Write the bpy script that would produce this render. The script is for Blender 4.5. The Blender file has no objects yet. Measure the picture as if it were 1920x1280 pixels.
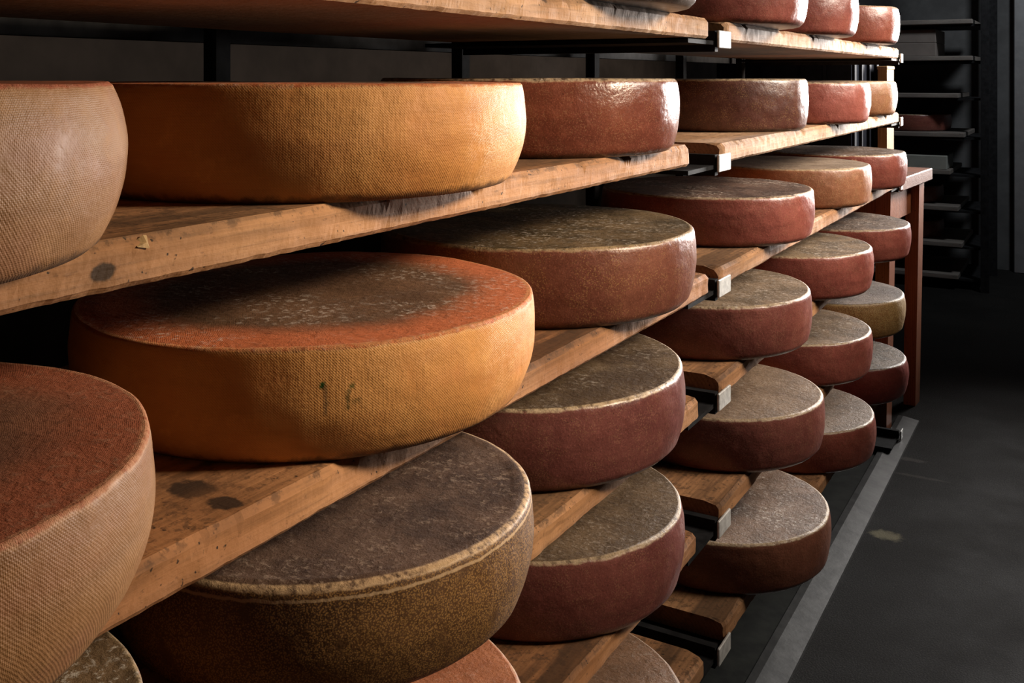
import bpy, math, random
from mathutils import Vector, noise

# ------------------------------------------------------------------ camera, light, exposure
SC = bpy.context.scene
COL = SC.collection
EYE = 1.16                                   # eye height above the cellar floor (m)

cam_d = bpy.data.cameras.new('camera')
cam_d.sensor_width = 36.0
cam_d.lens = 36.0 * 1881.06 / 1920.0
cam_d.shift_y = -(640.0 - 146.23) / 1920.0
cam_d.clip_start = 0.02
cam = bpy.data.objects.new('camera', cam_d)
cam.location = (0.5266, 0.0, EYE)
cam.rotation_euler = (math.radians(90), 0, math.radians(29.986))
COL.objects.link(cam)
SC.camera = cam

w = bpy.data.worlds.new('cellar_dark')
SC.world = w
w.use_nodes = True
w.node_tree.nodes['Background'].inputs[0].default_value = (0.5, 0.55, 0.65, 1)
w.node_tree.nodes['Background'].inputs[1].default_value = 0.004

SC.view_settings.view_transform = 'Standard'
SC.view_settings.look = 'None'
SC.view_settings.gamma = 1.0
SC.view_settings.use_curve_mapping = False
SC.view_settings.exposure = -0.3


def area_light(name, loc, target, size, size_y, power, color, spread=180):
    d = bpy.data.lights.new(name, 'AREA')
    d.shape = 'RECTANGLE'
    d.size = size
    d.size_y = size_y
    d.energy = power
    d.color = color
    d.spread = math.radians(spread)
    o = bpy.data.objects.new(name, d)
    o.location = loc
    o.rotation_euler = (Vector(target) - Vector(loc)).to_track_quat('-Z', 'Y').to_euler()
    COL.objects.link(o)
    return o


# assumed warm key light added on the aisle side, and a cooler unseen
# light panel further down the aisle, placed to rim every wheel
area_light('assumed_key_light', (1.22, 2.55, 1.76), (0.37, 2.24, 1.25), 4.2, 0.55, 35.0, (1.0, 0.86, 0.72), 48)  # added long key panel, source assumed; the wall behind has no opening
area_light('near_fill_light', (1.25, 1.36, 1.66), (0.0, 0.80, 1.03), 0.30, 0.22, 5.5, (1.0, 0.80, 0.58), 62)  # added warm fill that brightens the near wheels, no lamp fitting here
area_light('end_rim_light', (0.80, 6.05, 1.42), (0.0, 1.6, 1.05), 0.6, 0.9, 34.0, (1.0, 0.95, 0.91), 50)
area_light('far_fill_light', (0.75, 5.15, 2.40), (0.0, 6.6, 1.0), 0.2, 0.2, 11.0, (0.9, 0.95, 1.0), 150)  # added weak fill that lifts the far rack and door out of black

# ------------------------------------------------------------------ helpers


def link(name, verts, faces, mat, parent=None, smooth=False, uvs=None, auto=None):
    me = bpy.data.meshes.new(name)
    me.from_pydata(verts, [], faces)
    me.update()
    if smooth:
        for p in me.polygons:
            p.use_smooth = True
    if uvs:
        lay = me.uv_layers.new(name='UVMap')
        for lp in me.loops:
            lay.data[lp.index].uv = uvs[lp.vertex_index]
    o = bpy.data.objects.new(name, me)
    COL.objects.link(o)
    if mat:
        me.materials.append(mat)
    if parent:
        o.parent = parent
    return o


def tag(o, label=None, cat=None, group=None, kind=None):
    if label:
        o['label'] = label
    if cat:
        o['category'] = cat
    if group:
        o['group'] = group
    if kind:
        o['kind'] = kind
    return o


def empty(name, loc, rz=0.0):
    o = bpy.data.objects.new(name, None)
    o.empty_display_size = 0.05
    o.location = loc
    o.rotation_euler = (0, 0, rz)
    COL.objects.link(o)
    return o


class MB:
    """collects boxes and prisms, then links them as one mesh"""

    def __init__(self):
        self.v = []
        self.f = []

    def box(self, x0, x1, y0, y1, z0, z1, bev=0.0):
        b = len(self.v)
        if bev <= 0:
            self.v += [(x0, y0, z0), (x1, y0, z0), (x1, y1, z0), (x0, y1, z0),
                       (x0, y0, z1), (x1, y0, z1), (x1, y1, z1), (x0, y1, z1)]
            self.f += [tuple(b + i for i in q) for q in
                       ((3, 2, 1, 0), (4, 5, 6, 7), (0, 1, 5, 4), (1, 2, 6, 5), (2, 3, 7, 6), (3, 0, 4, 7))]
            return self
        # chamfered box: three rings of vertices per corner
        e = bev
        idx = {}
        xs, ys, zs = (x0, x1), (y0, y1), (z0, z1)
        for i in (0, 1):
            for j in (0, 1):
                for k in (0, 1):
                    sx, sy, sz = (1 - 2 * i), (1 - 2 * j), (1 - 2 * k)
                    for a in range(3):
                        p = [xs[i], ys[j], zs[k]]
                        if a != 0:
                            p[0] += sx * e
                        if a != 1:
                            p[1] += sy * e
                        if a != 2:
                            p[2] += sz * e
                        idx[(i, j, k, a)] = len(self.v)
                        self.v.append(tuple(p))
        F = []
        for s in (0, 1):
            F.append([idx[(s, 0, 0, 0)], idx[(s, 1, 0, 0)], idx[(s, 1, 1, 0)], idx[(s, 0, 1, 0)]][::1 if s else -1])
            F.append([idx[(0, s, 0, 1)], idx[(1, s, 0, 1)], idx[(1, s, 1, 1)], idx[(0, s, 1, 1)]][::-1 if s else 1])
            F.append([idx[(0, 0, s, 2)], idx[(1, 0, s, 2)], idx[(1, 1, s, 2)], idx[(0, 1, s, 2)]][::1 if s else -1])
        for a in (0, 1):
            for b2 in (0, 1):
                F.append([idx[(0, a, b2, 1)], idx[(1, a, b2, 1)], idx[(1, a, b2, 2)], idx[(0, a, b2, 2)]])
                F.append([idx[(a, 0, b2, 0)], idx[(a, 1, b2, 0)], idx[(a, 1, b2, 2)], idx[(a, 0, b2, 2)]])
                F.append([idx[(a, b2, 0, 0)], idx[(a, b2, 1, 0)], idx[(a, b2, 1, 1)], idx[(a, b2, 0, 1)]])
        for i in (0, 1):
            for j in (0, 1):
                for k in (0, 1):
                    F.append([idx[(i, j, k, 0)], idx[(i, j, k, 1)], idx[(i, j, k, 2)]])
        self.f += [tuple(q) for q in F]
        return self

    def prism(self, prof, axis, a0, a1):
        """prof: list of 2-D points; extruded along axis 'x', 'y' or 'z'"""
        b = len(self.v)
        n = len(prof)
        for a in (a0, a1):
            for (p, q) in prof:
                self.v.append({'x': (a, p, q), 'y': (p, a, q), 'z': (p, q, a)}[axis])
        self.f.append(tuple(b + i for i in range(n - 1, -1, -1)))
        self.f.append(tuple(b + n + i for i in range(n)))
        for i in range(n):
            j = (i + 1) % n
            self.f.append((b + i, b + j, b + n + j, b + n + i))
        return self

    def build(self, name, mat, parent=None):
        o = link(name, self.v, self.f, mat, parent)
        import bmesh
        bm = bmesh.new()
        bm.from_mesh(o.data)
        bmesh.ops.recalc_face_normals(bm, faces=bm.faces)
        bm.to_mesh(o.data)
        bm.free()
        return o


# ------------------------------------------------------------------ material helpers


class NT:
    def __init__(self, name):
        self.m = bpy.data.materials.new(name)
        self.m.use_nodes = True
        self.t = self.m.node_tree
        self.t.nodes.clear()
        self.out = self.t.nodes.new('ShaderNodeOutputMaterial')
        self.b = self.t.nodes.new('ShaderNodeBsdfPrincipled')
        self.t.links.new(self.b.outputs[0], self.out.inputs[0])

    def n(self, kind, **kw):
        nd = self.t.nodes.new('ShaderNode' + kind)
        for k, v in kw.items():
            setattr(nd, k, v)
        return nd

    def put(self, sock, v):
        if isinstance(v, bpy.types.NodeSocket):
            self.t.links.new(v, sock)
        elif isinstance(v, (tuple, list)) and len(v) == 3 and sock.type == 'RGBA':
            sock.default_value = (*v, 1)
        else:
            sock.default_value = v

    def math(self, op, a, b=0.0, c=0.0, clamp=False):
        nd = self.n('Math', operation=op, use_clamp=clamp)
        self.put(nd.inputs[0], a)
        self.put(nd.inputs[1], b)
        self.put(nd.inputs[2], c)
        return nd.outputs[0]

    def step(self, v, lo, hi, a=0.0, b=1.0):
        nd = self.n('MapRange', interpolation_type='SMOOTHSTEP')
        self.put(nd.inputs['Value'], v)
        self.put(nd.inputs['From Min'], lo)
        self.put(nd.inputs['From Max'], hi)
        self.put(nd.inputs['To Min'], a)
        self.put(nd.inputs['To Max'], b)
        return nd.outputs[0]

    def mix(self, f, a, b, blend='MIX'):
        nd = self.n('Mix', data_type='RGBA', blend_type=blend)
        self.put(nd.inputs[0], f)
        self.put(nd.inputs[6], a)
        self.put(nd.inputs[7], b)
        return nd.outputs[2]

    def noise(self, vec, scale, detail=3.0, rough=0.55, dist=0.0):
        nd = self.n('TexNoise')
        self.put(nd.inputs['Vector'], vec)
        nd.inputs['Scale'].default_value = scale
        nd.inputs['Detail'].default_value = detail
        nd.inputs['Roughness'].default_value = rough
        nd.inputs['Distortion'].default_value = dist
        return nd.outputs[0]

    def voro(self, vec, scale, feature='F1'):
        nd = self.n('TexVoronoi', feature=feature)
        self.put(nd.inputs['Vector'], vec)
        nd.inputs['Scale'].default_value = scale
        return nd.outputs[0]

    def mapping(self, vec, scale=(1, 1, 1), loc=(0, 0, 0), rot=(0, 0, 0)):
        nd = self.n('Mapping')
        self.put(nd.inputs['Vector'], vec)
        nd.inputs['Scale'].default_value = scale
        nd.inputs['Location'].default_value = loc
        nd.inputs['Rotation'].default_value = rot
        return nd.outputs[0]

    def bump(self, h, strength, dist, prev=None):
        nd = self.n('Bump')
        nd.inputs['Strength'].default_value = strength
        nd.inputs['Distance'].default_value = dist
        self.put(nd.inputs['Height'], h)
        if prev is not None:
            self.put(nd.inputs['Normal'], prev)
        return nd.outputs[0]

    def finish(self, color, rough, normal=None, metallic=0.0, spec=0.5, coat=0.0):
        self.put(self.b.inputs['Base Color'], color)
        self.put(self.b.inputs['Roughness'], rough)
        self.put(self.b.inputs['Metallic'], metallic)
        self.put(self.b.inputs['Specular IOR Level'], spec)
        if coat:
            self.put(self.b.inputs['Coat Weight'], coat)
            self.b.inputs['Coat Roughness'].default_value = 0.3
        if normal is not None:
            self.put(self.b.inputs['Normal'], normal)
        return self.m


BT = 0.033                                   # thickness of the shelf boards


def simple(name, col, rough=0.6, metallic=0.0, vary=0.15, scale=30.0, bump=0.15, spec=0.5):
    t = NT(name)
    oc = t.n('TexCoord').outputs['Object']
    nz = t.noise(oc, scale, 5, 0.6)
    dark = tuple(c * (1 - vary) for c in col)
    lite = tuple(min(1, c * (1 + vary)) for c in col)
    c = t.mix(t.step(nz, 0.3, 0.7), dark, lite)
    nb = t.bump(nz, bump, 0.002)
    return t.finish(c, rough, nb, metallic, spec)


def wood(name, c1, c2, stain=(0.05, 0.03, 0.018), stain_amt=0.55, seed=0.0, rough=0.75, axis='y', knots=()):
    t = NT(name)
    oc = t.n('TexCoord').outputs['Object']
    sc = {'y': (1, 0.035, 1), 'x': (0.035, 1, 1), 'z': (1, 1, 0.035)}[axis]
    sc2 = {'y': (1, 0.12, 1), 'x': (0.12, 1, 1), 'z': (1, 1, 0.12)}[axis]
    g = t.mapping(oc, sc, (seed, seed * 1.7, seed * 0.6))
    g2 = t.mapping(oc, sc2, (seed * 2.1, seed, seed))
    low = t.noise(t.mapping(oc, (1, 1, 1), (seed * 3, 0, seed)), 5.0, 2, 0.5)
    wv = t.n('TexWave', wave_type='RINGS', rings_direction={'y': 'Y', 'x': 'X', 'z': 'Z'}[axis])
    t.put(wv.inputs['Vector'], t.mapping(oc, {'y': (1, 0.08, 1), 'x': (0.08, 1, 1), 'z': (1, 1, 0.08)}[axis],
                                         (0.19 + 0.02 * math.sin(seed), 0, 0.07)))
    wv.inputs['Scale'].default_value = 46.0
    wv.inputs['Distortion'].default_value = 3.5
    wv.inputs['Detail'].default_value = 2.0
    wv.inputs['Detail Scale'].default_value = 1.3
    fib = t.noise(g, 240.0, 4, 0.6)
    col = t.mix(t.step(low, 0.3, 0.7), c1, c2)
    col = t.mix(t.math('MULTIPLY', t.step(wv.outputs[1], 0.25, 0.95), 0.28), col,
                tuple(c * 0.5 for c in c1))
    col = t.mix(t.math('MULTIPLY', t.step(fib, 0.47, 0.72), 0.55), col, tuple(c * 0.45 for c in c2))
    # wear: dark mould stains, mostly on the upper face, and dark pits
    nrm = t.n('NewGeometry').outputs['Normal']
    sx = t.n('SeparateXYZ')
    t.put(sx.inputs[0], nrm)
    up = t.step(sx.outputs[2], 0.2, 0.8)
    st = t.noise(g2, 14.0, 5, 0.62)
    sm = t.math('MULTIPLY', t.step(st, 0.44, 0.62), t.math('MULTIPLY_ADD', up, stain_amt * 0.7, stain_amt * 0.3))
    col = t.mix(sm, col, stain)
    pit = t.noise(oc, 160.0, 2, 0.5)
    col = t.mix(t.step(pit, 0.68, 0.74), col, tuple(c * 0.7 for c in stain))
    so = t.n('SeparateXYZ')
    t.put(so.inputs[0], oc)
    ed = t.math('MULTIPLY', t.step(so.outputs[2], BT - 0.010, BT - 0.001), t.step(t.noise(oc, 75.0, 5, 0.7), 0.50, 0.62))
    col = t.mix(t.math('MULTIPLY', ed, 0.65 if axis == 'y' else 0.0), col, stain)      # grime caught along the top arris
    fl = t.noise(t.mapping(oc, (1, 0.5, 1), (seed, 3, 1)), 210.0, 3, 0.65)
    col = t.mix(t.math('MULTIPLY', t.step(fl, 0.60, 0.70), 0.5), col, tuple(c * 0.4 for c in c1))
    for (kx, ky, kz, kr) in knots:              # knots (board coordinates)
        vm = t.n('VectorMath', operation='DISTANCE')
        t.put(vm.inputs[0], t.mapping(oc, (0.5, 0.62, 1.0)))
        vm.inputs[1].default_value = (kx * 0.5, ky * 0.62, kz)
        dd = t.math('MULTIPLY_ADD', t.math('SUBTRACT', t.noise(oc, 90.0, 3, 0.6), 0.5), kr * 0.9, vm.outputs['Value'])
        ring = t.math('MULTIPLY', t.step(dd, kr * 3.2, kr * 0.9), 0.45)
        col = t.mix(ring, col, tuple(c * 0.62 for c in c1))
        col = t.mix(t.step(dd, kr * 1.05, kr * 0.7), col, tuple(c * 0.8 for c in stain))
    nb = t.bump(fib, 0.35, 0.0015)
    nb = t.bump(t.noise(oc, 60.0, 4, 0.6), 0.35, 0.003, nb)
    return t.finish(col, rough, nb, 0.0, 0.3)


def cheese_mat(name, h, R, side=((0.3, 0.12, 0.04), (0.4, 0.18, 0.07)), speck=(0.5, 0.3, 0.12), speck_amt=0.3,
               speck_scale=420.0, speck_big=0.0, top=((0.07, 0.045, 0.03), (0.16, 0.11, 0.075)),
               mould=(0.55, 0.5, 0.45), mould_amt=0.5, rim=(0.45, 0.32, 0.18), rim_amt=0.7, weave=0.0,
               top_rim=None, rough=0.45, top_rough=0.6, seed=0.0, wash=None, spec=0.5, marks=None, ring2=False):
    t = NT(name)
    tc = t.n('TexCoord')
    oc = tc.outputs['Object']
    ov = t.mapping(oc, (1, 1, 1), (seed * 1.3, seed * 0.7, seed * 2.9))
    sp = t.n('SeparateXYZ')
    t.put(sp.inputs[0], oc)
    x, y, z = sp.outputs
    r = t.math('SQRT', t.math('ADD', t.math('MULTIPLY', x, x), t.math('MULTIPLY', y, y)))
    uv = t.n('SeparateXYZ')
    t.put(uv.inputs[0], tc.outputs['UV'])
    u, v = uv.outputs[0], uv.outputs[1]
    fine = t.noise(ov, 300.0, 3, 0.6)
    mid = t.noise(ov, 60.0, 5, 0.62)
    low = t.noise(ov, 9.0, 4, 0.55)
    # ---- side
    c = t.mix(t.step(low, 0.32, 0.68), side[0], side[1])
    band = t.noise(t.mapping(ov, (1, 1, 7)), 9.0, 4, 0.6)
    c = t.mix(t.math('MULTIPLY', t.step(band, 0.42, 0.7), 0.35), c, tuple(k * 0.6 for k in side[0]))
    c = t.mix(t.math('MULTIPLY', t.step(mid, 0.5, 0.75), 0.35), c, tuple(min(1, k * 1.5) for k in side[1]))
    vs = t.n('TexVoronoi', feature='F1')
    t.put(vs.inputs['Vector'], t.mapping(ov, (1, 1, 1)))
    vs.inputs['Scale'].default_value = speck_scale
    sb = 0.14 if speck_big else 0.0
    spm = t.math('MULTIPLY', t.step(vs.outputs[0], 0.42 + sb, 0.2 + sb), t.step(t.noise(ov, 40.0, 3, 0.6), 0.42 - sb, 0.6 - sb))
    spm = t.math('MULTIPLY', spm, speck_amt)
    c = t.mix(spm, c, speck)
    if wash:                                    # paler rind band in the smear (a colour of its own)
        wm = t.math('MULTIPLY', t.step(t.noise(t.mapping(ov, (1, 1, 2)), 12.0, 4, 0.6), 0.4, 0.7), wash[1])
        c = t.mix(wm, c, wash[0])
    if weave == 0:
        c = t.mix(t.step(t.noise(ov, 620.0, 2, 0.6), 0.56, 0.68, 0.0, 0.42), c, tuple(min(1, k * 2.1 + 0.02) for k in side[1]))
        c = t.mix(t.step(t.noise(t.mapping(ov, (1, 1, 1), (3, 1, 8)), 480.0, 2, 0.6), 0.58, 0.70, 0.0, 0.5), c, tuple(k * 0.4 for k in side[0]))
    hgt = fine
    if weave > 0:
        k = round(2 * math.pi * R / 0.0023) / R
        wu = t.math('MULTIPLY_ADD', t.math('SUBTRACT', t.noise(ov, 55.0, 3, 0.6), 0.5), 0.0022, u)
        wv_ = t.math('MULTIPLY_ADD', t.math('SUBTRACT', t.noise(t.mapping(ov, (1, 1, 1), (4, 4, 4)), 55.0, 3, 0.6), 0.5), 0.0022, v)
        wa = t.math('SINE', t.math('MULTIPLY', t.math('ADD', wu, wv_), k))
        wb = t.math('SINE', t.math('MULTIPLY', t.math('SUBTRACT', wu, wv_), k))
        wv = t.math('MULTIPLY_ADD', t.math('MULTIPLY', wa, t.math('MULTIPLY_ADD', wb, 0.6, 0.4)), 0.5, 0.5)
        ws = t.math('MULTIPLY', t.step(t.noise(ov, 30.0, 3, 0.6), 0.2, 0.55), weave)
        dk = t.math('MULTIPLY', t.math('SUBTRACT', 1.0, wv), ws)
        c = t.mix(t.math('MULTIPLY', dk, 0.5), c, tuple(q * 0.45 for q in side[0]))
        c = t.mix(t.math('MULTIPLY', t.math('MULTIPLY', wv, ws), 0.25), c, tuple(min(1, q * 1.7) for q in side[1]))
        hgt = t.math('MULTIPLY_ADD', t.math('MULTIPLY', wv, ws), 0.8, t.math('MULTIPLY', fine, 0.4))
    if marks:
        for (u0, u1, v0, v1, mc, amt, soft) in marks:
            nn = t.math('MULTIPLY', t.math('SUBTRACT', t.noise(ov, 220.0, 3, 0.6), 0.5), 0.006)
            uu = t.math('ADD', u, nn)
            vv = t.math('ADD', v, nn)
            m1 = t.math('MULTIPLY', t.step(uu, u0 - soft, u0 + soft), t.step(uu, u1 + soft, u1 - soft))
            m2 = t.math('MULTIPLY', t.step(vv, v0 - soft, v0 + soft), t.step(vv, v1 + soft, v1 - soft))
            mm = t.math('MULTIPLY', t.math('MULTIPLY', m1, m2), amt)
            c = t.mix(mm, c, mc)
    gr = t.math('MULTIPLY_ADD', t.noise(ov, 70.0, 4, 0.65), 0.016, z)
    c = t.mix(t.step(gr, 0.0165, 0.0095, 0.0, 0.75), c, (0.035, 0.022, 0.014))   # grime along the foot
    # ---- top
    tl = t.noise(t.mapping(ov, (1, 1, 1), (5, 2, 1)), 16.0, 5, 0.65)
    ct = t.mix(t.step(tl, 0.35, 0.66), top[0], top[1])
    if top_rim:                                 # smear of another colour toward the edge of the top
        rn = t.math('MULTIPLY_ADD', t.noise(ov, 14.0, 3, 0.6), 0.05, t.math('SUBTRACT', r, 0.025))
        ct = t.mix(t.math('MULTIPLY', t.step(rn, R - 0.085, R - 0.03), top_rim[1]), ct, top_rim[0])
    tf = t.noise(ov, 130.0, 5, 0.7)
    ct = t.mix(t.math('MULTIPLY', t.step(tf, 0.5, 0.72), 0.5), ct, tuple(k * 0.35 for k in top[0]))
    md = t.noise(t.mapping(ov, (1, 1.15, 1), (1, 7, 3)), 120.0, 6, 0.76, 0.25)
    ml = t.noise(t.mapping(ov, (1, 1, 1), (9, 3, 3)), 11.0, 3, 0.6)
    mm = t.math('MULTIPLY', t.step(md, 0.525, 0.62), t.step(ml, 0.40, 0.60))
    ct = t.mix(t.math('MULTIPLY', mm, mould_amt), ct, mould)
    if weave > 0:
        k2 = 2 * math.pi / 0.0026
        ga = t.math('SINE', t.math('MULTIPLY', x, k2))
        gb = t.math('SINE', t.math('MULTIPLY', y, k2))
        gv = t.math('MULTIPLY_ADD', t.math('MULTIPLY', ga, gb), 0.5, 0.5)
        ct = t.mix(t.math('MULTIPLY', gv, 0.28 * weave), ct, tuple(min(1, q * 2.2) for q in top[1]))
    # ---- joining the two along the shoulder
    zz = t.math('MULTIPLY_ADD', t.noise(ov, 45.0, 4, 0.6), 0.006, z)
    tm = t.step(zz, h - 0.0005, h + 0.0015)
    rm = t.math('MULTIPLY', t.step(zz, h - 0.0022, h - 0.0002), t.step(r, R - 0.0100, R - 0.0075))
    rm = t.math('MULTIPLY', rm, t.step(t.noise(ov, 110.0, 4, 0.7), 0.3, 0.6))
    if ring2:                                   # second pale line of the cloth fold below the edge
        z2 = t.math('MULTIPLY_ADD', t.noise(ov, 60.0, 4, 0.7), 0.005, z)
        rb = t.math('MULTIPLY', t.step(z2, h - 0.0085, h - 0.0075), t.step(z2, h - 0.0050, h - 0.0062))
        c = t.mix(t.math('MULTIPLY', rb, 0.75), c, rim)
    col = t.mix(tm, c, ct)
    col = t.mix(t.math('MULTIPLY', rm, rim_amt), col, rim)
    nb = t.bump(hgt, 0.4 if weave else 0.25, 0.0012 if weave else 0.001)
    nb = t.bump(mid, 0.45, 0.0025, nb)
    nb = t.bump(t.math('MULTIPLY', t.math('SUBTRACT', t.math('ADD', md, tf), 1.0), tm), 0.55, 0.003, nb)
    rg = t.math('ADD', t.math('MULTIPLY_ADD', tm, top_rough - rough, rough),
                t.math('MULTIPLY', t.math('SUBTRACT', mid, 0.5), 0.25), clamp=True)
    return t.finish(col, rg, nb, 0.0, t.math('MULTIPLY_ADD', tm, -0.36 * spec / 0.5, spec))


# ------------------------------------------------------------------ plain materials
M_STEEL = simple('dark_painted_steel', (0.018, 0.018, 0.019), 0.7, 0.0, 0.3, 40, 0.1, 0.06)
M_ZINC = simple('zinc_end_plate', (0.62, 0.62, 0.60), 0.45, 0.35, 0.2, 90, 0.2)
M_TABLE = wood('red_brown_table_wood', (0.36, 0.105, 0.040), (0.44, 0.15, 0.06), (0.07, 0.025, 0.015), 0.25, 3.3, 0.5, 'z')
M_TABLETOP = wood('red_brown_top_wood', (0.20, 0.075, 0.04), (0.26, 0.10, 0.055), (0.07, 0.03, 0.02), 0.3, 6.1, 0.5, 'x')
M_CRATE = simple('dark_blue_plastic', (0.010, 0.013, 0.022), 0.7, 0.0, 0.2, 30, 0.05, 0.06)
M_BOX = wood('pale_yellow_wood', (0.42, 0.27, 0.11), (0.48, 0.32, 0.15), (0.2, 0.12, 0.05), 0.2, 9.1, 0.7, 'z')
M_CARD = simple('grey_brown_card', (0.20, 0.17, 0.15), 0.8, 0.0, 0.12, 12, 0.1)
M_PALEBOX = simple('pale_grey_green_card', (0.34, 0.35, 0.31), 0.8, 0.0, 0.1, 12, 0.1)
M_FARBOARD = wood('grey_weathered_board', (0.22, 0.19, 0.17), (0.27, 0.24, 0.21), (0.06, 0.05, 0.045), 0.4, 2.2, 0.7, 'x')
M_DOOR = simple('grey_metal_door', (0.20, 0.205, 0.21), 0.5, 0.2, 0.12, 6, 0.05)
M_FRAME = simple('light_grey_frame', (0.26, 0.265, 0.27), 0.45, 0.3, 0.1, 20, 0.05)
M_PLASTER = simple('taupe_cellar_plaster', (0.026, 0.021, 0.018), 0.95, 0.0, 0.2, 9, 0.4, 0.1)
M_DARKPLASTER = simple('dark_grey_plaster', (0.10, 0.10, 0.10), 0.9, 0.0, 0.2, 7, 0.3)


def floor_mat():
    t = NT('dark_speckled_floor')
    oc = t.n('TexCoord').outputs['Object']
    a = t.noise(oc, 3.0, 5, 0.6)
    b = t.noise(oc, 260.0, 3, 0.7)
    g = t.noise(oc, 700.0, 2, 0.6)
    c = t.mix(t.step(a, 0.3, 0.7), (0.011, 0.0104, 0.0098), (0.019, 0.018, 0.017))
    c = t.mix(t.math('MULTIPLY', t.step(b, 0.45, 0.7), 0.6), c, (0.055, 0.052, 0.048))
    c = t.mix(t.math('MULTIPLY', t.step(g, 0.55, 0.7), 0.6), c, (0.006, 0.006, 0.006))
    sc = t.noise(t.mapping(oc, (1, 3.0, 1), (2, 4, 0)), 26.0, 6, 0.75, 0.8)
    sl = t.noise(oc, 2.2, 2, 0.5)
    c = t.mix(t.math('MULTIPLY', t.math('MULTIPLY', t.step(sc, 0.62, 0.72), t.step(sl, 0.5, 0.6)), 0.35), c, (0.1, 0.095, 0.085))
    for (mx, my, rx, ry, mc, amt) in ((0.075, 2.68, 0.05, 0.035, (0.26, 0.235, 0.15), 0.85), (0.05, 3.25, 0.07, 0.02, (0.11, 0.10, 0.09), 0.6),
                                      (0.09, 3.12, 0.10, 0.012, (0.10, 0.09, 0.08), 0.5)):   # first a painted patch of light, then two worn pale scuffs
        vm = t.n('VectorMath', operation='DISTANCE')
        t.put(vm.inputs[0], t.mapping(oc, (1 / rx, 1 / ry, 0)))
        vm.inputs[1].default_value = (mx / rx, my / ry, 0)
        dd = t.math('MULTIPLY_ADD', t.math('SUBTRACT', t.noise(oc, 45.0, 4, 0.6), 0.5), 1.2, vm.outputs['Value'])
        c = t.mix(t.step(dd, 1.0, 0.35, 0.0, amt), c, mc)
    nb = t.bump(b, 0.5, 0.002)
    nb = t.bump(a, 0.2, 0.01, nb)
    return t.finish(c, t.step(a, 0.3, 0.7, 0.7, 0.85), nb, 0.0, 0.05)


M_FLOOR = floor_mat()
M_PAD = simple('greenish_concrete_pad', (0.011, 0.012, 0.0095), 0.9, 0.0, 0.5, 22, 0.4, 0.08)
M_STRIP = simple('brushed_floor_strip', (0.055, 0.055, 0.053), 0.38, 0.5, 0.35, 26, 0.25)

# ------------------------------------------------------------------ the room
XW = 1.45
YB, YF = -1.6, 6.75
HC = 2.55
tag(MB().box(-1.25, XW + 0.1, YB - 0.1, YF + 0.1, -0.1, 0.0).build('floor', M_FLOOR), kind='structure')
tag(MB().box(-1.25, XW + 0.1, YB - 0.1, YF + 0.1, HC, HC + 0.1).build('ceiling', M_DARKPLASTER), kind='structure')
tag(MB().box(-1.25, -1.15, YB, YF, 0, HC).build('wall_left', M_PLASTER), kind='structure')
tag(MB().box(XW, XW + 0.1, YB, YF, 0, HC).build('wall_right', M_DARKPLASTER), kind='structure')
tag(MB().box(-1.25, XW + 0.1, YF, YF + 0.1, 0, HC).build('wall_far', M_DARKPLASTER), kind='structure')
tag(MB().box(-1.25, XW + 0.1, YB - 0.1, YB, 0, HC).build('wall_near', M_DARKPLASTER), kind='structure')
# floor strip along the foot of the rack: a bevelled metal edge on a low concrete pad
tag(MB().box(-0.80, -0.042, YB, 3.36, 0.0, 0.006).build('trim_1', M_PAD), kind='structure')
st = MB().prism([(-0.042, 0.0), (0.026, 0.0), (0.024, 0.004), (-0.026, 0.012), (-0.042, 0.012)], 'y', YB, 3.62).build('trim_2', M_STRIP)
tag(st, kind='structure')

# ------------------------------------------------------------------ the rack frame
Y1, Y2 = 1.5805, 3.3777
ZN = [0.0621, -0.1335, -0.3446, -0.5290, -0.7354, -0.9427, -1.1379]       # underside of near boards, from eye level
ZFAR = [0.0610, -0.1410, -0.3446, -0.5250, -0.7340, -0.9410, -1.1379]     # underside of far boards
BT = 0.033
rack = empty('cheese_rack', (-0.516, Y1 + 0.03, 0.0))
tag(rack, 'dark steel cantilever rack of uprights and arms carrying the shelf boards of cheese', 'rack')
RX, RY = -0.516, Y1 + 0.03


def rk(mb, name, mat, parent=rack, label=None):
    mb.v = [(a - RX, b - RY, c) for (a, b, c) in mb.v]
    o = mb.build(name, mat, parent)
    if label:
        o['label'] = label
    return o


for yy in (0.994, Y1 + 0.03, 2.196, 2.80, Y2):
    rk(MB().box(-0.528, -0.504, yy - 0.016, yy + 0.016, 0.0, 2.10, 0.003), 'upright', M_STEEL)
rk(MB().box(-0.575, -0.548, 0.2, 3.45, EYE + 0.050, EYE + 0.078), 'rear_rail', M_STEEL)
rk(MB().box(-0.575, -0.548, 0.2, 3.45, 0.30, 0.34), 'rear_rail', M_STEEL)
for yb in (Y1, Y2):
    for k in range(7):
        zb = EYE + min(ZN[k], ZFAR[k])
        if k == 6 and yb == Y1:
            continue
        a = MB()
        z_lo = min(ZN[k], ZFAR[k]) + EYE
        # bearing angle under the ends of both boards, and the dark web between them
        a.box(-0.49, -0.004, yb - 0.125, yb + (0.085 if yb == Y1 else 0.030), max(0.013, z_lo - 0.007), z_lo - 0.0005)
        a.box(-0.49, -0.003, yb - 0.002, yb + 0.012, max(0.013, z_lo - 0.018), z_lo + 0.016)
        arm = rk(a, 'bracket_arm', M_STEEL)
        p = MB().box(0.0008, 0.0052, yb - 0.004, yb + (0.056 if yb == Y1 else 0.034), z_lo - 0.012, z_lo + 0.0165, 0.0012)
        rk(p, 'end_plate', M_ZINC, arm, 'pale zinc end plate')

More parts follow.
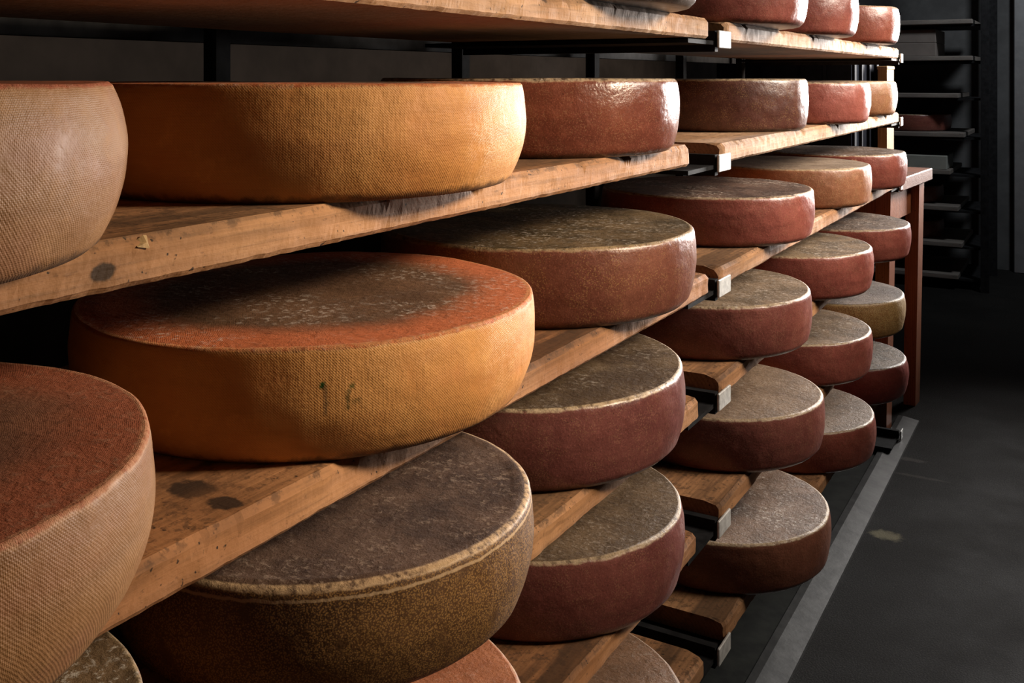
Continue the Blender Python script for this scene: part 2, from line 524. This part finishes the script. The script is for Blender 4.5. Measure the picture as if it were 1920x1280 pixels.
# ------------------------------------------------------------------ shelf boards
WOODS = [wood('pine_board_wood_%s' % q, c1, c2, st_, am, sd) for q, c1, c2, st_, am, sd in (
    ('a', (0.43, 0.235, 0.118), (0.53, 0.325, 0.18), (0.10, 0.055, 0.03), 0.6, 1.0),
    ('b', (0.38, 0.185, 0.082), (0.47, 0.25, 0.118), (0.07, 0.04, 0.022), 0.75, 4.2),
    ('c', (0.36, 0.165, 0.070), (0.45, 0.225, 0.10), (0.06, 0.032, 0.018), 0.85, 7.7))]
WOODS.append(wood('pine_board_wood_d', (0.43, 0.235, 0.118), (0.53, 0.325, 0.18), (0.10, 0.055, 0.03), 0.6, 1.0, knots=((0.0, 0.535, 0.029, 0.007),)))
WOODS.append(wood('pine_board_wood_e', (0.38, 0.185, 0.082), (0.47, 0.25, 0.118), (0.07, 0.04, 0.022), 0.75, 4.2, knots=((0.0, -0.010, 0.014, 0.0065),)))

WOODS.append(wood('pine_board_wood_f', (0.36, 0.165, 0.070), (0.45, 0.225, 0.10), (0.06, 0.032, 0.018), 0.85, 7.7,
                  knots=((-0.064, 0.075, 0.033, 0.011), (-0.024, 0.070, 0.033, 0.0075), (-0.05, -0.02, 0.033, 0.006))))


def board(y0, y1, zb, wd, seed, label, back=-0.435, ragged=0.0):
    """a worn plank with a wavy, chipped front edge; top face stays level so wheels can stand on it"""
    rng = random.Random(seed)
    ny = max(40, int((y1 - y0) / 0.006))
    prof = [(back, 0.0), (-0.02, 0.0), (-0.004, 0.0), (0.0, 0.004), (0.0, 0.5), (0.0, 1 - 0.006 / BT), (-0.005, 1.0), (-0.03, 1.0), (back, 1.0)]
    verts, faces = [], []
    n = len(prof)
    for i in range(ny + 1):
        y = y0 + (y1 - y0) * i / ny
        for j, (px, pz) in enumerate(prof):
            zz = pz * BT if pz <= 1 else pz
            if j == 3:
                zz = 0.004
            dx = dz = 0.0
            if px > -0.03:
                q = Vector((y * 9 + seed, j * 0.35, seed * 1.7))
                dx = 0.0025 * noise.noise(q) + 0.0016 * noise.noise(q * 5.3)
                if j in (5, 6):
                    chip = max(0.0, noise.noise(Vector((y * 26 + seed * 3, 0.4, seed))) - 0.22)
                    chip *= 0.6 + 0.8 * abs(noise.noise(Vector((y * 140, seed, 2.0))))
                    dx -= 0.012 * chip
                    dz -= 0.008 * chip
                if j in (2, 3):
                    dz += 0.0012 * abs(noise.noise(Vector((y * 60, seed, 1.0))))
                dx = min(dx, 0.0006)
            e = min(y - y0, y1 - y)
            if e < 0.012 and px > -0.03:          # rounded, worn board ends
                dx -= 0.005 * (1 - e / 0.012) ** 2
                if pz > 0.5:
                    dz -= 0.004 * (1 - e / 0.012) ** 2
            verts.append((px + dx, y, zz + dz))
    for i in range(ny):
        for j in range(n):
            a, b = i * n + j, i * n + (j + 1) % n
            faces.append((a, b, b + n, a + n))
    faces.append(tuple(range(n - 1, -1, -1)))
    faces.append(tuple(ny * n + j for j in range(n)))
    yc = (y0 + y1) / 2
    verts = [(a, b - yc, c) for (a, b, c) in verts]
    o = link('shelf_board', verts, faces, WOODS[wd])
    import bmesh
    bm = bmesh.new()
    bm.from_mesh(o.data)
    bmesh.ops.recalc_face_normals(bm, faces=bm.faces)
    bm.to_mesh(o.data)
    bm.free()
    o.location = (0, yc, EYE + zb)
    tag(o, label, 'shelf', 'wooden boards on the cheese rack')
    return o


NEAR_END = [1.543, 1.457, 1.545, 1.500, 1.490, 1.523]
FAR_START = [1.628, 1.606, 1.602, 1.604, 1.602, 1.628]
NL = ['topmost pine board with bare front edge, running out of the top of the photo',
      'long pine board carrying the golden amber cheese on the second level',
      'pine board carrying the amber cheese with green ink marks',
      'pine board showing a strip of edge below the purplish cheese with flaking rim',
      'narrow-looking pine board under the dark red cheese with greyish brown top',
      'lowest pine board, only its stub of end wood showing beside the lowest zinc plate']
FL = ['topmost far board with bright pale swirling grain, under three red cheeses',
      'far board with chipped orange corner over the second zinc plate, under the yellow-specked brown cheese',
      'far board under the white-streaked purplish cheese, above the third zinc plate',
      'far board with orange corner over the fourth zinc plate',
      'far board with ragged dark end over the fifth zinc plate, above the white-frosted cheese',
      'lowest far board with broken dark end grain, just above the bare floor']
for k in range(6):
    board(-0.62, NEAR_END[k], ZN[k], (3, 4, 5, 1, 2, 1)[k], 11.3 + 7.1 * k, NL[k])
    board(FAR_START[k], Y2 - 0.012, ZFAR[k], (0, 0, 1, 2, 2, 1)[k], 91.7 + 5.3 * k, FL[k])

# a pale splinter lifted from the front edge of the second board
_nb = [o for o in COL.objects if o.get('label') == NL[1]][0]
_sp = link('splinter', [(-0.003, 0.016, BT - 0.004), (0.0016, 0.015, BT - 0.007), (0.0022, 0.024, BT - 0.009), (-0.002, 0.025, BT - 0.0010),
                        (-0.001, 0.0215, BT - 0.0002), (0.0012, 0.0225, BT - 0.005)],
           [(0, 1, 5), (1, 2, 5), (0, 5, 4), (5, 2, 3), (5, 3, 4), (0, 4, 3), (0, 3, 2), (0, 2, 1)], M_BOX, _nb)
_sp['label'] = 'pale wood splinter on the board edge'

# ------------------------------------------------------------------ cheese wheels
R0 = 0.165


def wheel_mesh(h, R, seed, sharp=True, top_in=0.004, bot_in=0.014, lip=0.0, seg=180):
    """lathe with a bulged rind; returns verts, faces, uvs (u = arc length, v = height)"""
    prof = []
    Rt, Rb = R - top_in, R - bot_in
    rc_t = 0.0022 if sharp else 0.0045
    rc_b = 0.004 if sharp else 0.008
    prof.append((0.03, 0.0))
    prof.append((Rb * 0.5, 0.0))
    prof.append((Rb - 0.03, 0.0))
    prof.append((Rb - rc_b, 0.0))
    for a in (30, 60):
        prof.append((Rb - rc_b + rc_b * math.sin(math.radians(a)), rc_b - rc_b * math.cos(math.radians(a))))
    tm = 0.60

    def rad(t):
        if t < tm:
            return R - bot_in * ((tm - t) / tm) ** 2.1
        return R - top_in * ((t - tm) / (1 - tm)) ** 2.0
    N = 18
    for i in range(N + 1):
        z = rc_b + (h - rc_t - rc_b) * i / N
        prof.append((rad(z / h), z))
    for a in (30, 60):
        prof.append((Rt - rc_t + rc_t * math.cos(math.radians(a)), h - rc_t + rc_t * math.sin(math.radians(a))))
    prof.append((Rt - rc_t, h))
    prof.append((Rt - 0.005 - rc_t, h + lip))
    prof.append((Rt - 0.012 - rc_t, h + 0.0002))
    for q in (0.9, 0.8, 0.68, 0.55, 0.4, 0.2, 0.06):
        prof.append((Rt * q, h + 0.0003))
    verts, uvs, faces = [], [], []
    n = len(prof)
    for s in range(seg + 1):
        a = 2 * math.pi * s / seg - math.pi
        ca, sa = math.cos(a), math.sin(a)
        for (r, z) in prof:
            d = 0.0
            if z > 0.0005:
                wgt = min(1.0, z / (0.2 * h))
                if r > Rb - 0.03:
                    d = wgt * (0.0016 * noise.noise(Vector((ca * 1.6 + seed, sa * 1.6, z * 8))) +
                               0.0007 * noise.noise(Vector((ca * 9 + seed, sa * 9, z * 60))))
                dz = (z / h) ** 2 * (0.0014 * noise.noise(Vector((r * ca * 9 + seed, r * sa * 9, 3.3))) +
                                     0.0003 * noise.noise(Vector((r * ca * 60 + seed, r * sa * 60, 1.3))))
            else:
                dz = 0.0
            rr = r + d
            verts.append((rr * ca, rr * sa, z + dz))
            uvs.append((a * R, z if z < h - 0.001 else h + (Rt - r)))
    for s in range(seg):
        for j in range(n - 1):
            b = s * n + j
            faces.append((b, b + n, b + n + 1, b + 1))
    # close the two small holes
    jt = n - 10                                 # first profile ring that belongs to the top
    cut = [(q % (n - 1)) >= jt for q in range(len(faces))]
    faces.append(tuple(s * n for s in range(seg - 1, -1, -1)))
    faces.append(tuple(s * n + n - 1 for s in range(seg)))
    cut += [False, True]
    return verts, faces, uvs, cut


RED = dict(side=((0.155, 0.045, 0.034), (0.225, 0.070, 0.051)), speck=(0.42, 0.26, 0.14), speck_amt=0.32,
           top=((0.055, 0.032, 0.020), (0.135, 0.084, 0.051)), mould=(0.58, 0.50, 0.41), mould_amt=0.75,
           rim=(0.55, 0.42, 0.27), rim_amt=0.7, rough=0.32, top_rough=0.45)
BROWN = dict(side=((0.12, 0.040, 0.026), (0.175, 0.062, 0.038)), speck=(0.40, 0.24, 0.10), speck_amt=0.6,
             top=((0.045, 0.031, 0.020), (0.105, 0.075, 0.050)), mould=(0.52, 0.46, 0.38), mould_amt=0.75,
             rim=(0.48, 0.35, 0.2), rim_amt=0.6, rough=0.33, top_rough=0.45)
TAN = dict(side=((0.27, 0.115, 0.052), (0.33, 0.15, 0.072)), speck=(0.55, 0.37, 0.17), speck_amt=0.6,
           top=((0.15, 0.10, 0.06), (0.25, 0.18, 0.12)), mould=(0.6, 0.52, 0.42), mould_amt=0.4,
           rim=(0.6, 0.46, 0.28), rim_amt=0.7, rough=0.42, top_rough=0.55)
OCHRE = dict(speck_big=1.0, speck_scale=380.0, side=((0.26, 0.135, 0.042), (0.34, 0.19, 0.062)), speck=(0.48, 0.33, 0.13), speck_amt=0.9,
             top=((0.10, 0.068, 0.048), (0.19, 0.135, 0.10)), mould=(0.5, 0.45, 0.4), mould_amt=0.3,
             rim=(0.5, 0.38, 0.2), rim_amt=0.6, rough=0.5, top_rough=0.6)
AMBER = dict(spec=0.3, side=((0.60, 0.250, 0.070), (0.70, 0.340, 0.112)), speck=(0.55, 0.33, 0.13), speck_amt=0.12,
             top=((0.075, 0.040, 0.021), (0.13, 0.068, 0.035)), mould=(0.70, 0.63, 0.55), mould_amt=0.5,
             top_rim=((0.50, 0.135, 0.050), 1.0), rim=(0.55, 0.32, 0.14), rim_amt=0.5, weave=0.85,
             rough=0.55, top_rough=0.6, wash=((0.44, 0.14, 0.055), 0.35))
PALE = dict(spec=0.25, side=((0.225, 0.104, 0.036), (0.28, 0.144, 0.056)), speck=(0.55, 0.4, 0.25), speck_amt=0.1,
            top=((0.11, 0.048, 0.028), (0.17, 0.075, 0.04)), mould=(0.4, 0.3, 0.2), mould_amt=0.2,
            top_rim=((0.30, 0.08, 0.036), 0.8), rim=(0.50, 0.28, 0.15), rim_amt=0.5, weave=0.6,
            rough=0.6, top_rough=0.65, wash=((0.25, 0.10, 0.055), 0.45))
MOTTLED = dict(side=((0.070, 0.030, 0.010), (0.115, 0.052, 0.016)), speck=(0.36, 0.195, 0.060), speck_amt=0.75,
               ring2=True, speck_scale=640.0, speck_big=1.0, top=((0.055, 0.031, 0.022), (0.115, 0.068, 0.047)), mould=(0.34, 0.25, 0.19),
               mould_amt=0.5, rim=(0.55, 0.38, 0.22), rim_amt=0.9, rough=0.6, top_rough=0.7)


def mod(base, **kw):
    d = dict(base)
    d.update(kw)
    return d


GREEN = (0.020, 0.075, 0.012)
# the ink marks on the amber wheel: two upright green strokes with a dot and a hook (u = arc along the rind, v = height)
INK_A = 5.07
U = R0
INK = []


def arc(deg):
    return math.radians(deg) * 0.212


SOFT = 0.0012
_i0 = -math.radians(46.3) * 0.225
INK = [(_i0 - 0.0035, _i0 + 0.0002, 0.0665, 0.0710, GREEN, 1.0, SOFT),
       (_i0 - 0.0008, _i0 + 0.0022, 0.0440, 0.0685, (0.06, 0.045, 0.028), 0.65, 0.0016),
       (_i0 + 0.0170, _i0 + 0.0200, 0.0470, 0.0640, (0.055, 0.065, 0.018), 0.7, 0.0016),
       (_i0 + 0.0195, _i0 + 0.0240, 0.0640, 0.0680, (0.03, 0.075, 0.012), 0.75, 0.0014),
       (_i0 + 0.0220, _i0 + 0.0290, 0.0520, 0.0560, (0.10, 0.08, 0.02), 0.55, 0.0022)]

# (shelf, near?, x, y, radius, height, style, sharp, top_in, bot_in, lip, label)
W = [
    # top shelf
    (0, 1, -0.130, 1.236, 0.212, 0.100, mod(BROWN, top=((0.032, 0.024, 0.016), (0.065, 0.047, 0.032)), side=((0.022, 0.017, 0.014), (0.05, 0.04, 0.032)), speck=(0.6, 0.55, 0.5), speck_amt=0.9), False, .006, .012, 0,
     'blackish mould-frosted cheese on the top board, cut by the photo edge, before the red ones'),
    (0, 0, -0.130, 1.820, 0.212, 0.100, mod(RED), False, .005, .010, 0,
     'red cheese on the top board directly above the first zinc end plate'),
    (0, 0, -0.130, 2.326, 0.205, 0.100, mod(RED), False, .005, .010, 0,
     'red cheese on the top board, middle one of three, white gleam down its edge'),
    (0, 0, -0.130, 2.924, 0.200, 0.101, mod(RED, side=((0.178, 0.052, 0.034), (0.229, 0.078, 0.049))), False, .006, .010, 0,
     'last red cheese at the far end of the top board, seen whole'),
    # second shelf
    (1, 1, -0.120, 0.248, 0.215, 0.098, mod(PALE), True, .010, .018, 0,
     'pale tan cloth-marked cheese on the second board, cut by the photo edge'),
    (1, 1, -0.150, 0.760, 0.220, 0.096, mod(AMBER), True, .004, .018, 0,
     'golden amber cheese with cloth weave and frosted flat top on the second board'),
    (1, 1, -0.175, 1.262, 0.215, 0.100, mod(RED, side=((0.141, 0.041, 0.027), (0.200, 0.063, 0.037)), top=((0.032, 0.024, 0.016), (0.076, 0.052, 0.036)), rough=0.24), False, .005, .010, 0,
     'glossy dark red cheese beside the golden amber one, brilliant white gleam on its edge'),
    (1, 0, -0.190, 2.108, 0.205, 0.106, mod(BROWN, side=((0.075, 0.027, 0.019), (0.115, 0.041, 0.027)), speck_amt=0.5), False, .004, .008, 0,
     'dark brown cheese with fine yellow specks below the top board, in front of blue crates'),
    (1, 0, -0.128, 2.515, 0.195, 0.098, mod(RED, speck_amt=0.2, side=((0.200, 0.061, 0.045), (0.259, 0.085, 0.066))), False, .005, .010, 0,
     'pinkish red cheese between the dark speckled brown one and a small tan one'),
    (1, 0, -0.157, 3.085, 0.195, 0.099, mod(TAN), False, .006, .010, 0,
     'tan speckled cheese at the far end of the second board, under the yellow box'),
    # third shelf
    (2, 1, -0.115, 0.265, 0.215, 0.098, mod(PALE), True, .004, .024, 0,
     'pale tan cheese with cloth-marked red top on the third board, cut by the photo edge'),
    (2, 1, -0.154, 0.776, 0.225, 0.098, mod(AMBER, marks=INK), True, .003, .020, 0,
     'amber cheese with green ink marks on its side and an orange-red top edge'),
    (2, 1, -0.166, 1.275, 0.225, 0.102, mod(BROWN, side=((0.148, 0.050, 0.033), (0.200, 0.074, 0.045)), top=((0.065, 0.042, 0.018), (0.162, 0.103, 0.048))), False, .004, .012, 0,
     'reddish brown cheese with dark mossy top, beside the one with green ink marks'),
    (2, 0, -0.151, 1.963, 0.212, 0.093, mod(RED, top=((0.054, 0.031, 0.022), (0.140, 0.085, 0.060)), mould_amt=0.8), False, .004, .009, 0,
     'red cheese with white-streaked purplish top, above the third zinc end plate'),
    (2, 0, -0.154, 2.580, 0.212, 0.096, mod(TAN, side=((0.29, 0.12, 0.058), (0.36, 0.15, 0.075))), False, .005, .010, 0,
     'tan brown cheese with golden crusty rim on the third far board'),
    (2, 0, -0.141, 3.041, 0.212, 0.099, mod(RED, mould=(0.75, 0.72, 0.72), mould_amt=0.8, marks=[(arc(-62) + 0.0000, arc(-62) + 0.0022, 0.083, 0.088, (0.55, 0.34, 0.2), .8, .001), (arc(-62) + 0.0048, arc(-62) + 0.0064, 0.082, 0.088, (0.55, 0.34, 0.2), .8, .001), (arc(-62) + 0.0076, arc(-62) + 0.0130, 0.082, 0.0865, (0.55, 0.34, 0.2), .8, .001), (arc(-62) + 0.0142, arc(-62) + 0.0160, 0.081, 0.086, (0.55, 0.34, 0.2), .8, .001)]), False, .006, .010, 0,
     'red cheese with small yellow scratch marks near its rim, beside the table top'),
    # fourth shelf
    (3, 1, -0.130, 0.282, 0.210, 0.098, mod(BROWN, top=((0.097, 0.061, 0.032), (0.173, 0.108, 0.056))), True, .005, .014, 0,
     'dim brown cheese in the bottom corner, below the pale one with red top'),
    (3, 1, -0.115, 0.754, 0.200, 0.100, mod(MOTTLED), False, .004, .016, 0.0015,
     'dark mottled brown cheese with yellow speckles and a ridged double rim'),
    (3, 1, -0.172, 1.229, 0.232, 0.104, mod(RED, side=((0.126, 0.041, 0.037), (0.185, 0.063, 0.053)), top=((0.070, 0.042, 0.022), (0.162, 0.108, 0.060)), rim_amt=0.9, mould_amt=0.35), False, .005, .012, 0,
     'purplish red cheese with pale flaking rim, below the mossy-topped reddish brown one'),
    (3, 0, -0.131, 1.861, 0.212, 0.096, mod(RED, top=((0.119, 0.080, 0.044), (0.227, 0.155, 0.092))), False, .004, .010, 0,
     'red cheese with pale grey-brown top directly under the third zinc end plate'),
    (3, 0, -0.120, 2.410, 0.212, 0.099, mod(RED, top=((0.097, 0.066, 0.036), (0.216, 0.146, 0.080))), False, .005, .010, 0,
     'red cheese with white-crusted rim, just in front of the tan brown one and below it'),
    (3, 0, -0.113, 2.925, 0.212, 0.090, mod(RED, side=((0.185, 0.052, 0.039), (0.244, 0.078, 0.057)), mould_amt=0.8), False, .004, .010, 0,
     'pink-red cheese with whitish grey top in front of the table legs'),
    # fifth shelf
    (4, 1, -0.125, 0.741, 0.212, 0.098, mod(RED, side=((0.237, 0.089, 0.049), (0.281, 0.111, 0.066)), top=((0.313, 0.113, 0.052), (0.432, 0.169, 0.080)), mould_amt=0.15), False, .005, .010, 0,
     'orange-red topped cheese peeking up at the bottom edge under the dark mottled one'),
    (4, 1, -0.165, 1.266, 0.212, 0.106, mod(RED, side=((0.122, 0.037, 0.033), (0.170, 0.056, 0.045)), top=((0.092, 0.058, 0.032), (0.173, 0.113, 0.064)), mould_amt=0.3), False, .006, .012, 0,
     'dark red cheese with greyish brown top, below the purplish one with flaking rim'),
    (4, 0, -0.106, 1.904, 0.200, 0.098, mod(RED, side=((0.141, 0.044, 0.034), (0.200, 0.065, 0.049)), top=((0.162, 0.105, 0.064), (0.238, 0.160, 0.100)), mould_amt=0.25), False, .004, .010, 0,
     'red cheese with smooth tan-grey top touching the fourth zinc end plate'),
    (4, 0, -0.133, 2.472, 0.212, 0.099, mod(RED, top=((0.130, 0.085, 0.048), (0.238, 0.160, 0.096)), rim_amt=0.9), False, .005, .010, 0,
     'bright red cheese with tan top, between the ochre one and the lower tan-grey-topped one'),
    (4, 0, -0.129, 2.936, 0.212, 0.100, mod(OCHRE), False, .006, .012, 0,
     'ochre yellow-brown speckled cheese beside the table leg, the only one of its colour'),
    # sixth shelf
    (5, 1, -0.120, 1.160, 0.212, 0.100, mod(RED, top=((0.173, 0.094, 0.052), (0.292, 0.164, 0.096)), mould_amt=0.3), False, .006, .012, 0,
     'cheese with tan furrowed top at the bottom edge, beside the lowest zinc end plate'),
    (5, 0, -0.097, 1.894, 0.205, 0.094, mod(RED, side=((0.148, 0.056, 0.031), (0.200, 0.074, 0.045)), speck_amt=0.15, top=((0.162, 0.103, 0.068), (0.259, 0.169, 0.116)), mould=(0.7, 0.62, 0.54), mould_amt=0.75, rim_amt=1.0), False, .004, .010, 0,
     'brownish red cheese with white-frosted top, the lowest seen whole, beside the bare floor'),
    (5, 0, -0.131, 2.503, 0.212, 0.097, mod(RED, side=((0.163, 0.048, 0.034), (0.222, 0.070, 0.049)), top=((0.173, 0.117, 0.076), (0.270, 0.183, 0.120)), mould_amt=0.3, rim_amt=0.9), False, .005, .010, 0,
     'red cheese with dusty grey-tan top, lowest row, behind the white-frosted one'),
    (5, 0, -0.125, 3.043, 0.200, 0.103, mod(RED, side=((0.185, 0.044, 0.037), (0.244, 0.063, 0.049)), top=((0.097, 0.066, 0.040), (0.184, 0.127, 0.080)), rim_amt=1.0), False, .008, .012, 0,
     'deep red cheese at the foot of the table leg, far end of the lowest row'),
]


def cheese(R, h, seed, m, sharp, ti, bi, lip, loc, label, group, seg=180):
    """rind (side and underside) with the top crust as a part of its own"""
    vv, ff, uu, cut = wheel_mesh(h, R, seed, sharp, ti, bi, lip, seg)
    o = link('cheese', vv, [f for f, c_ in zip(ff, cut) if not c_], m, smooth=True, uvs=uu)
    o.location = loc
    tag(o, label, 'cheese', group)
    link('top_crust', vv, [f for f, c_ in zip(ff, cut) if c_], m, o, smooth=True, uvs=uu)
    return o


BRIGHT_REDS = {1, 2, 3, 8, 13, 15, 20, 21, 25, 29, 30}
for i, (k, near, x, y, R, h, sty, sharp, ti, bi, lip, lab) in enumerate(W):
    if i in BRIGHT_REDS:                              # far-bay wheels, side colour scaled up and redder
        sty = dict(sty, side=tuple(tuple(c * q for c, q in zip(cc, (1.32, 1.22, 1.2))) for cc in sty['side']))
    m = cheese_mat('cheese_rind_%02d' % i, h, R, seed=1.7 * i + 0.3, **sty)
    cheese(R, h, 3.7 * i + 1.1, m, sharp, ti, bi, lip, (x, y, (ZN if near else ZFAR)[k] + BT + EYE), lab,
           'cheeses ripening on the rack')

# ------------------------------------------------------------------ wooden table at the end of the rack
tb = empty('wooden_table', (-0.315, 3.685, 0.0), math.radians(-4))
tag(tb, 'red-brown wooden table with square legs standing at the far end of the cheese rack', 'table')
TH = 0.835
MB().box(-0.40, 0.330, -0.222, 0.240, TH - 0.042, TH, 0.003).build('table_top', M_TABLETOP, tb)


def leg(xc, yc):
    v = []
    for z, sx, sy, off in ((0.0, 0.020, 0.034, -0.012), (TH - 0.042, 0.023, 0.038, 0.0)):
        v += [(xc - sx + off, yc - sy, z), (xc + sx + off, yc - sy, z), (xc + sx + off, yc + sy, z), (xc - sx + off, yc + sy, z)]
    m = MB()
    m.v = v
    m.f = [(3, 2, 1, 0), (4, 5, 6, 7), (0, 1, 5, 4), (1, 2, 6, 5), (2, 3, 7, 6), (3, 0, 4, 7)]
    return m.build('leg', M_TABLE, tb)


for lx, ly in ((0.270, -0.180), (0.288, 0.155), (-0.36, -0.180), (-0.36, 0.155)):
    leg(lx, ly)
MB().box(0.268, 0.284, -0.142, 0.117, TH - 0.150, TH - 0.042).build('apron', M_TABLE, tb)
MB().box(-0.335, 0.247, 0.146, 0.164, TH - 0.150, TH - 0.042).build('apron', M_TABLE, tb)
MB().box(-0.335, 0.245, -0.189, -0.171, TH - 0.150, TH - 0.042).build('apron', M_TABLE, tb)


def crate(z, label):
    c = empty('plastic_crate', (-0.41, 3.73, z), math.radians(-4))
    tag(c, label, 'crate', 'blue crates on the table')
    w2, d2, hh = 0.25, 0.16, 0.255
    b = MB()
    b.box(-w2, w2, -d2, d2, 0.0, 0.012)
    b.box(-w2, w2, -d2, -d2 + 0.008, 0.012, hh)
    b.box(-w2, w2, d2 - 0.008, d2, 0.012, hh)
    b.box(-w2, -w2 + 0.008, -d2 + 0.008, d2 - 0.008, 0.012, hh)
    b.box(w2 - 0.008, w2, -d2 + 0.008, d2 - 0.008, 0.012, hh)
    b.build('crate_body', M_CRATE, c)
    for x in (-0.235, -0.15, -0.07, 0.07, 0.15, 0.235):
        MB().box(x - 0.006, x + 0.006, -d2 - 0.010, -d2, 0.004, hh - 0.03).build('rib', M_CRATE, c)
    for y in (-0.1, 0.0, 0.1):
        MB().box(w2, w2 + 0.010, y - 0.006, y + 0.006, 0.004, hh - 0.03).build('rib', M_CRATE, c)
    e = MB()
    e.box(-w2 - 0.012, w2 + 0.012, -d2 - 0.012, -d2, hh - 0.03, hh)
    e.box(w2, w2 + 0.012, -d2, d2, hh - 0.03, hh)
    e.build('crate_rim', M_CRATE, c)


crate(TH, 'dark blue ribbed plastic crate standing on the wooden table, lower of two')
crate(TH + 0.2555, 'dark blue ribbed plastic crate seen between the top two boards, upper of two')
bx = empty('wooden_box', (-0.116, 3.82, TH), math.radians(-4))
tag(bx, 'narrow pale yellow wooden box standing upright on the table beside the blue crates', 'box')
MB().box(-0.016, 0.016, -0.05, 0.05, 0.0, 0.355).build('box_body', M_BOX, bx)
MB().box(-0.018, 0.018, -0.055, 0.055, 0.355, 0.368, 0.002).build('lid', M_BOX, bx)

# ------------------------------------------------------------------ dim rack against the far wall
FY = 5.95
fr = empty('far_rack', (-0.5, FY + 0.3, 0.0))
tag(fr, 'dim steel rack of shelves standing against the far wall beyond the table', 'rack')
for px in (-0.58, 0.53):
    for py in (-0.27, 0.27):
        MB().box(px - 0.02, px + 0.02, py - 0.02, py + 0.02, 0.0, 2.2).build('upright', M_STEEL, fr)
FZ = [0.06, 0.235, 0.432, 0.630, 0.835, 1.050, 1.255, 1.455]
FLBL = ['lowest', 'second lowest', 'third lowest', 'fourth from the bottom', 'fifth from the bottom', 'sixth from the bottom', 'second highest', 'highest']
for i, zf in enumerate(FZ):
    MB().box(-0.56, 0.51, -0.25, 0.25, zf - 0.012, zf).build('bracket_arm', M_STEEL, fr)
    o = MB().box(-0.55, (0.40, 0.42, 0.40, 0.36, 0.43, 0.40, 0.47, 0.47)[i], -0.295, 0.285, 0.0, 0.026, 0.003).build('shelf_board', M_FARBOARD)
    o.location = (-0.5, FY + 0.3, zf)
    tag(o, 'dim grey board on the rack at the far wall, %s' % FLBL[i], 'shelf', 'boards on the far rack')
o = MB().box(-0.35, 0.25, -0.2, 0.2, 0.0, 0.075, 0.003).build('carton', M_CARD)
o.location = (-0.47, FY + 0.25, 1.281)
tag(o, 'grey-brown carton on the far rack at eye level, lower of two', 'box', 'cartons on the far rack')
o = MB().box(-0.35, 0.25, -0.2, 0.2, 0.0, 0.075, 0.003).build('carton', M_CARD)
o.location = (-0.47, FY + 0.25, 1.3565)
tag(o, 'grey-brown carton on the far rack at eye level, upper of two', 'box', 'cartons on the far rack')
o = MB().box(-0.2, 0.2, -0.15, 0.15, 0.0, 0.075, 0.003).build('carton', M_PALEBOX)
o.location = (-0.36, FY + 0.17, 0.656)
tag(o, 'pale grey-green carton on the far rack just right of the table top', 'box', 'cartons on the far rack')
for (x, z, lab, sty) in ((-0.36, 0.861, 'dim dark red cheese wheel on the far rack beyond the table', RED),
                         (-0.40, 0.261, 'dim cheese wheel low on the far rack near the floor', BROWN),
                         (-0.40, 0.458, 'dim cheese wheel on the far rack right of the table leg', BROWN)):
    cheese(0.2, 0.095, x * 31 + z * 7, cheese_mat('cheese_far_%d' % int(z * 1000), 0.095, 0.2, seed=z * 9, **sty), False,
           .005, .01, 0, (x, FY + 0.24, z), lab, 'cheeses on the far rack', 64)

# grey metal door and frame in the far wall, right of the far rack
dr = MB().box(0.20, 1.0, YF - 0.05, YF, 0.0, 2.1, 0.004).build('door_1', M_DOOR)
tag(dr, kind='structure')
fm = MB()
fm.box(0.13, 0.20, YF - 0.08, YF, 0.0, 2.17, 0.004)
fm.box(0.20, 1.07, YF - 0.08, YF, 2.1, 2.17, 0.004)
fm.box(0.20, 1.0, YF - 0.075, YF - 0.05, 0.86, 0.91, 0.004)
tag(fm.build('trim_3', M_FRAME), kind='structure')

# unseen window frame added behind the aisle lights; the wall stays solid
wn = MB()
for (x0, x1, y0, y1, z0, z1) in ((XW - 0.03, XW - 0.001, 0.80, 0.84, 1.20, 1.90), (XW - 0.03, XW - 0.001, 1.76, 1.80, 1.20, 1.90),
                                 (XW - 0.03, XW - 0.001, 0.80, 1.80, 1.86, 1.90), (XW - 0.03, XW - 0.001, 0.80, 1.80, 1.20, 1.24)):
    wn.box(x0, x1, y0, y1, z0, z1)
tag(wn.build('unseen_window_frame', M_FRAME), kind='structure')
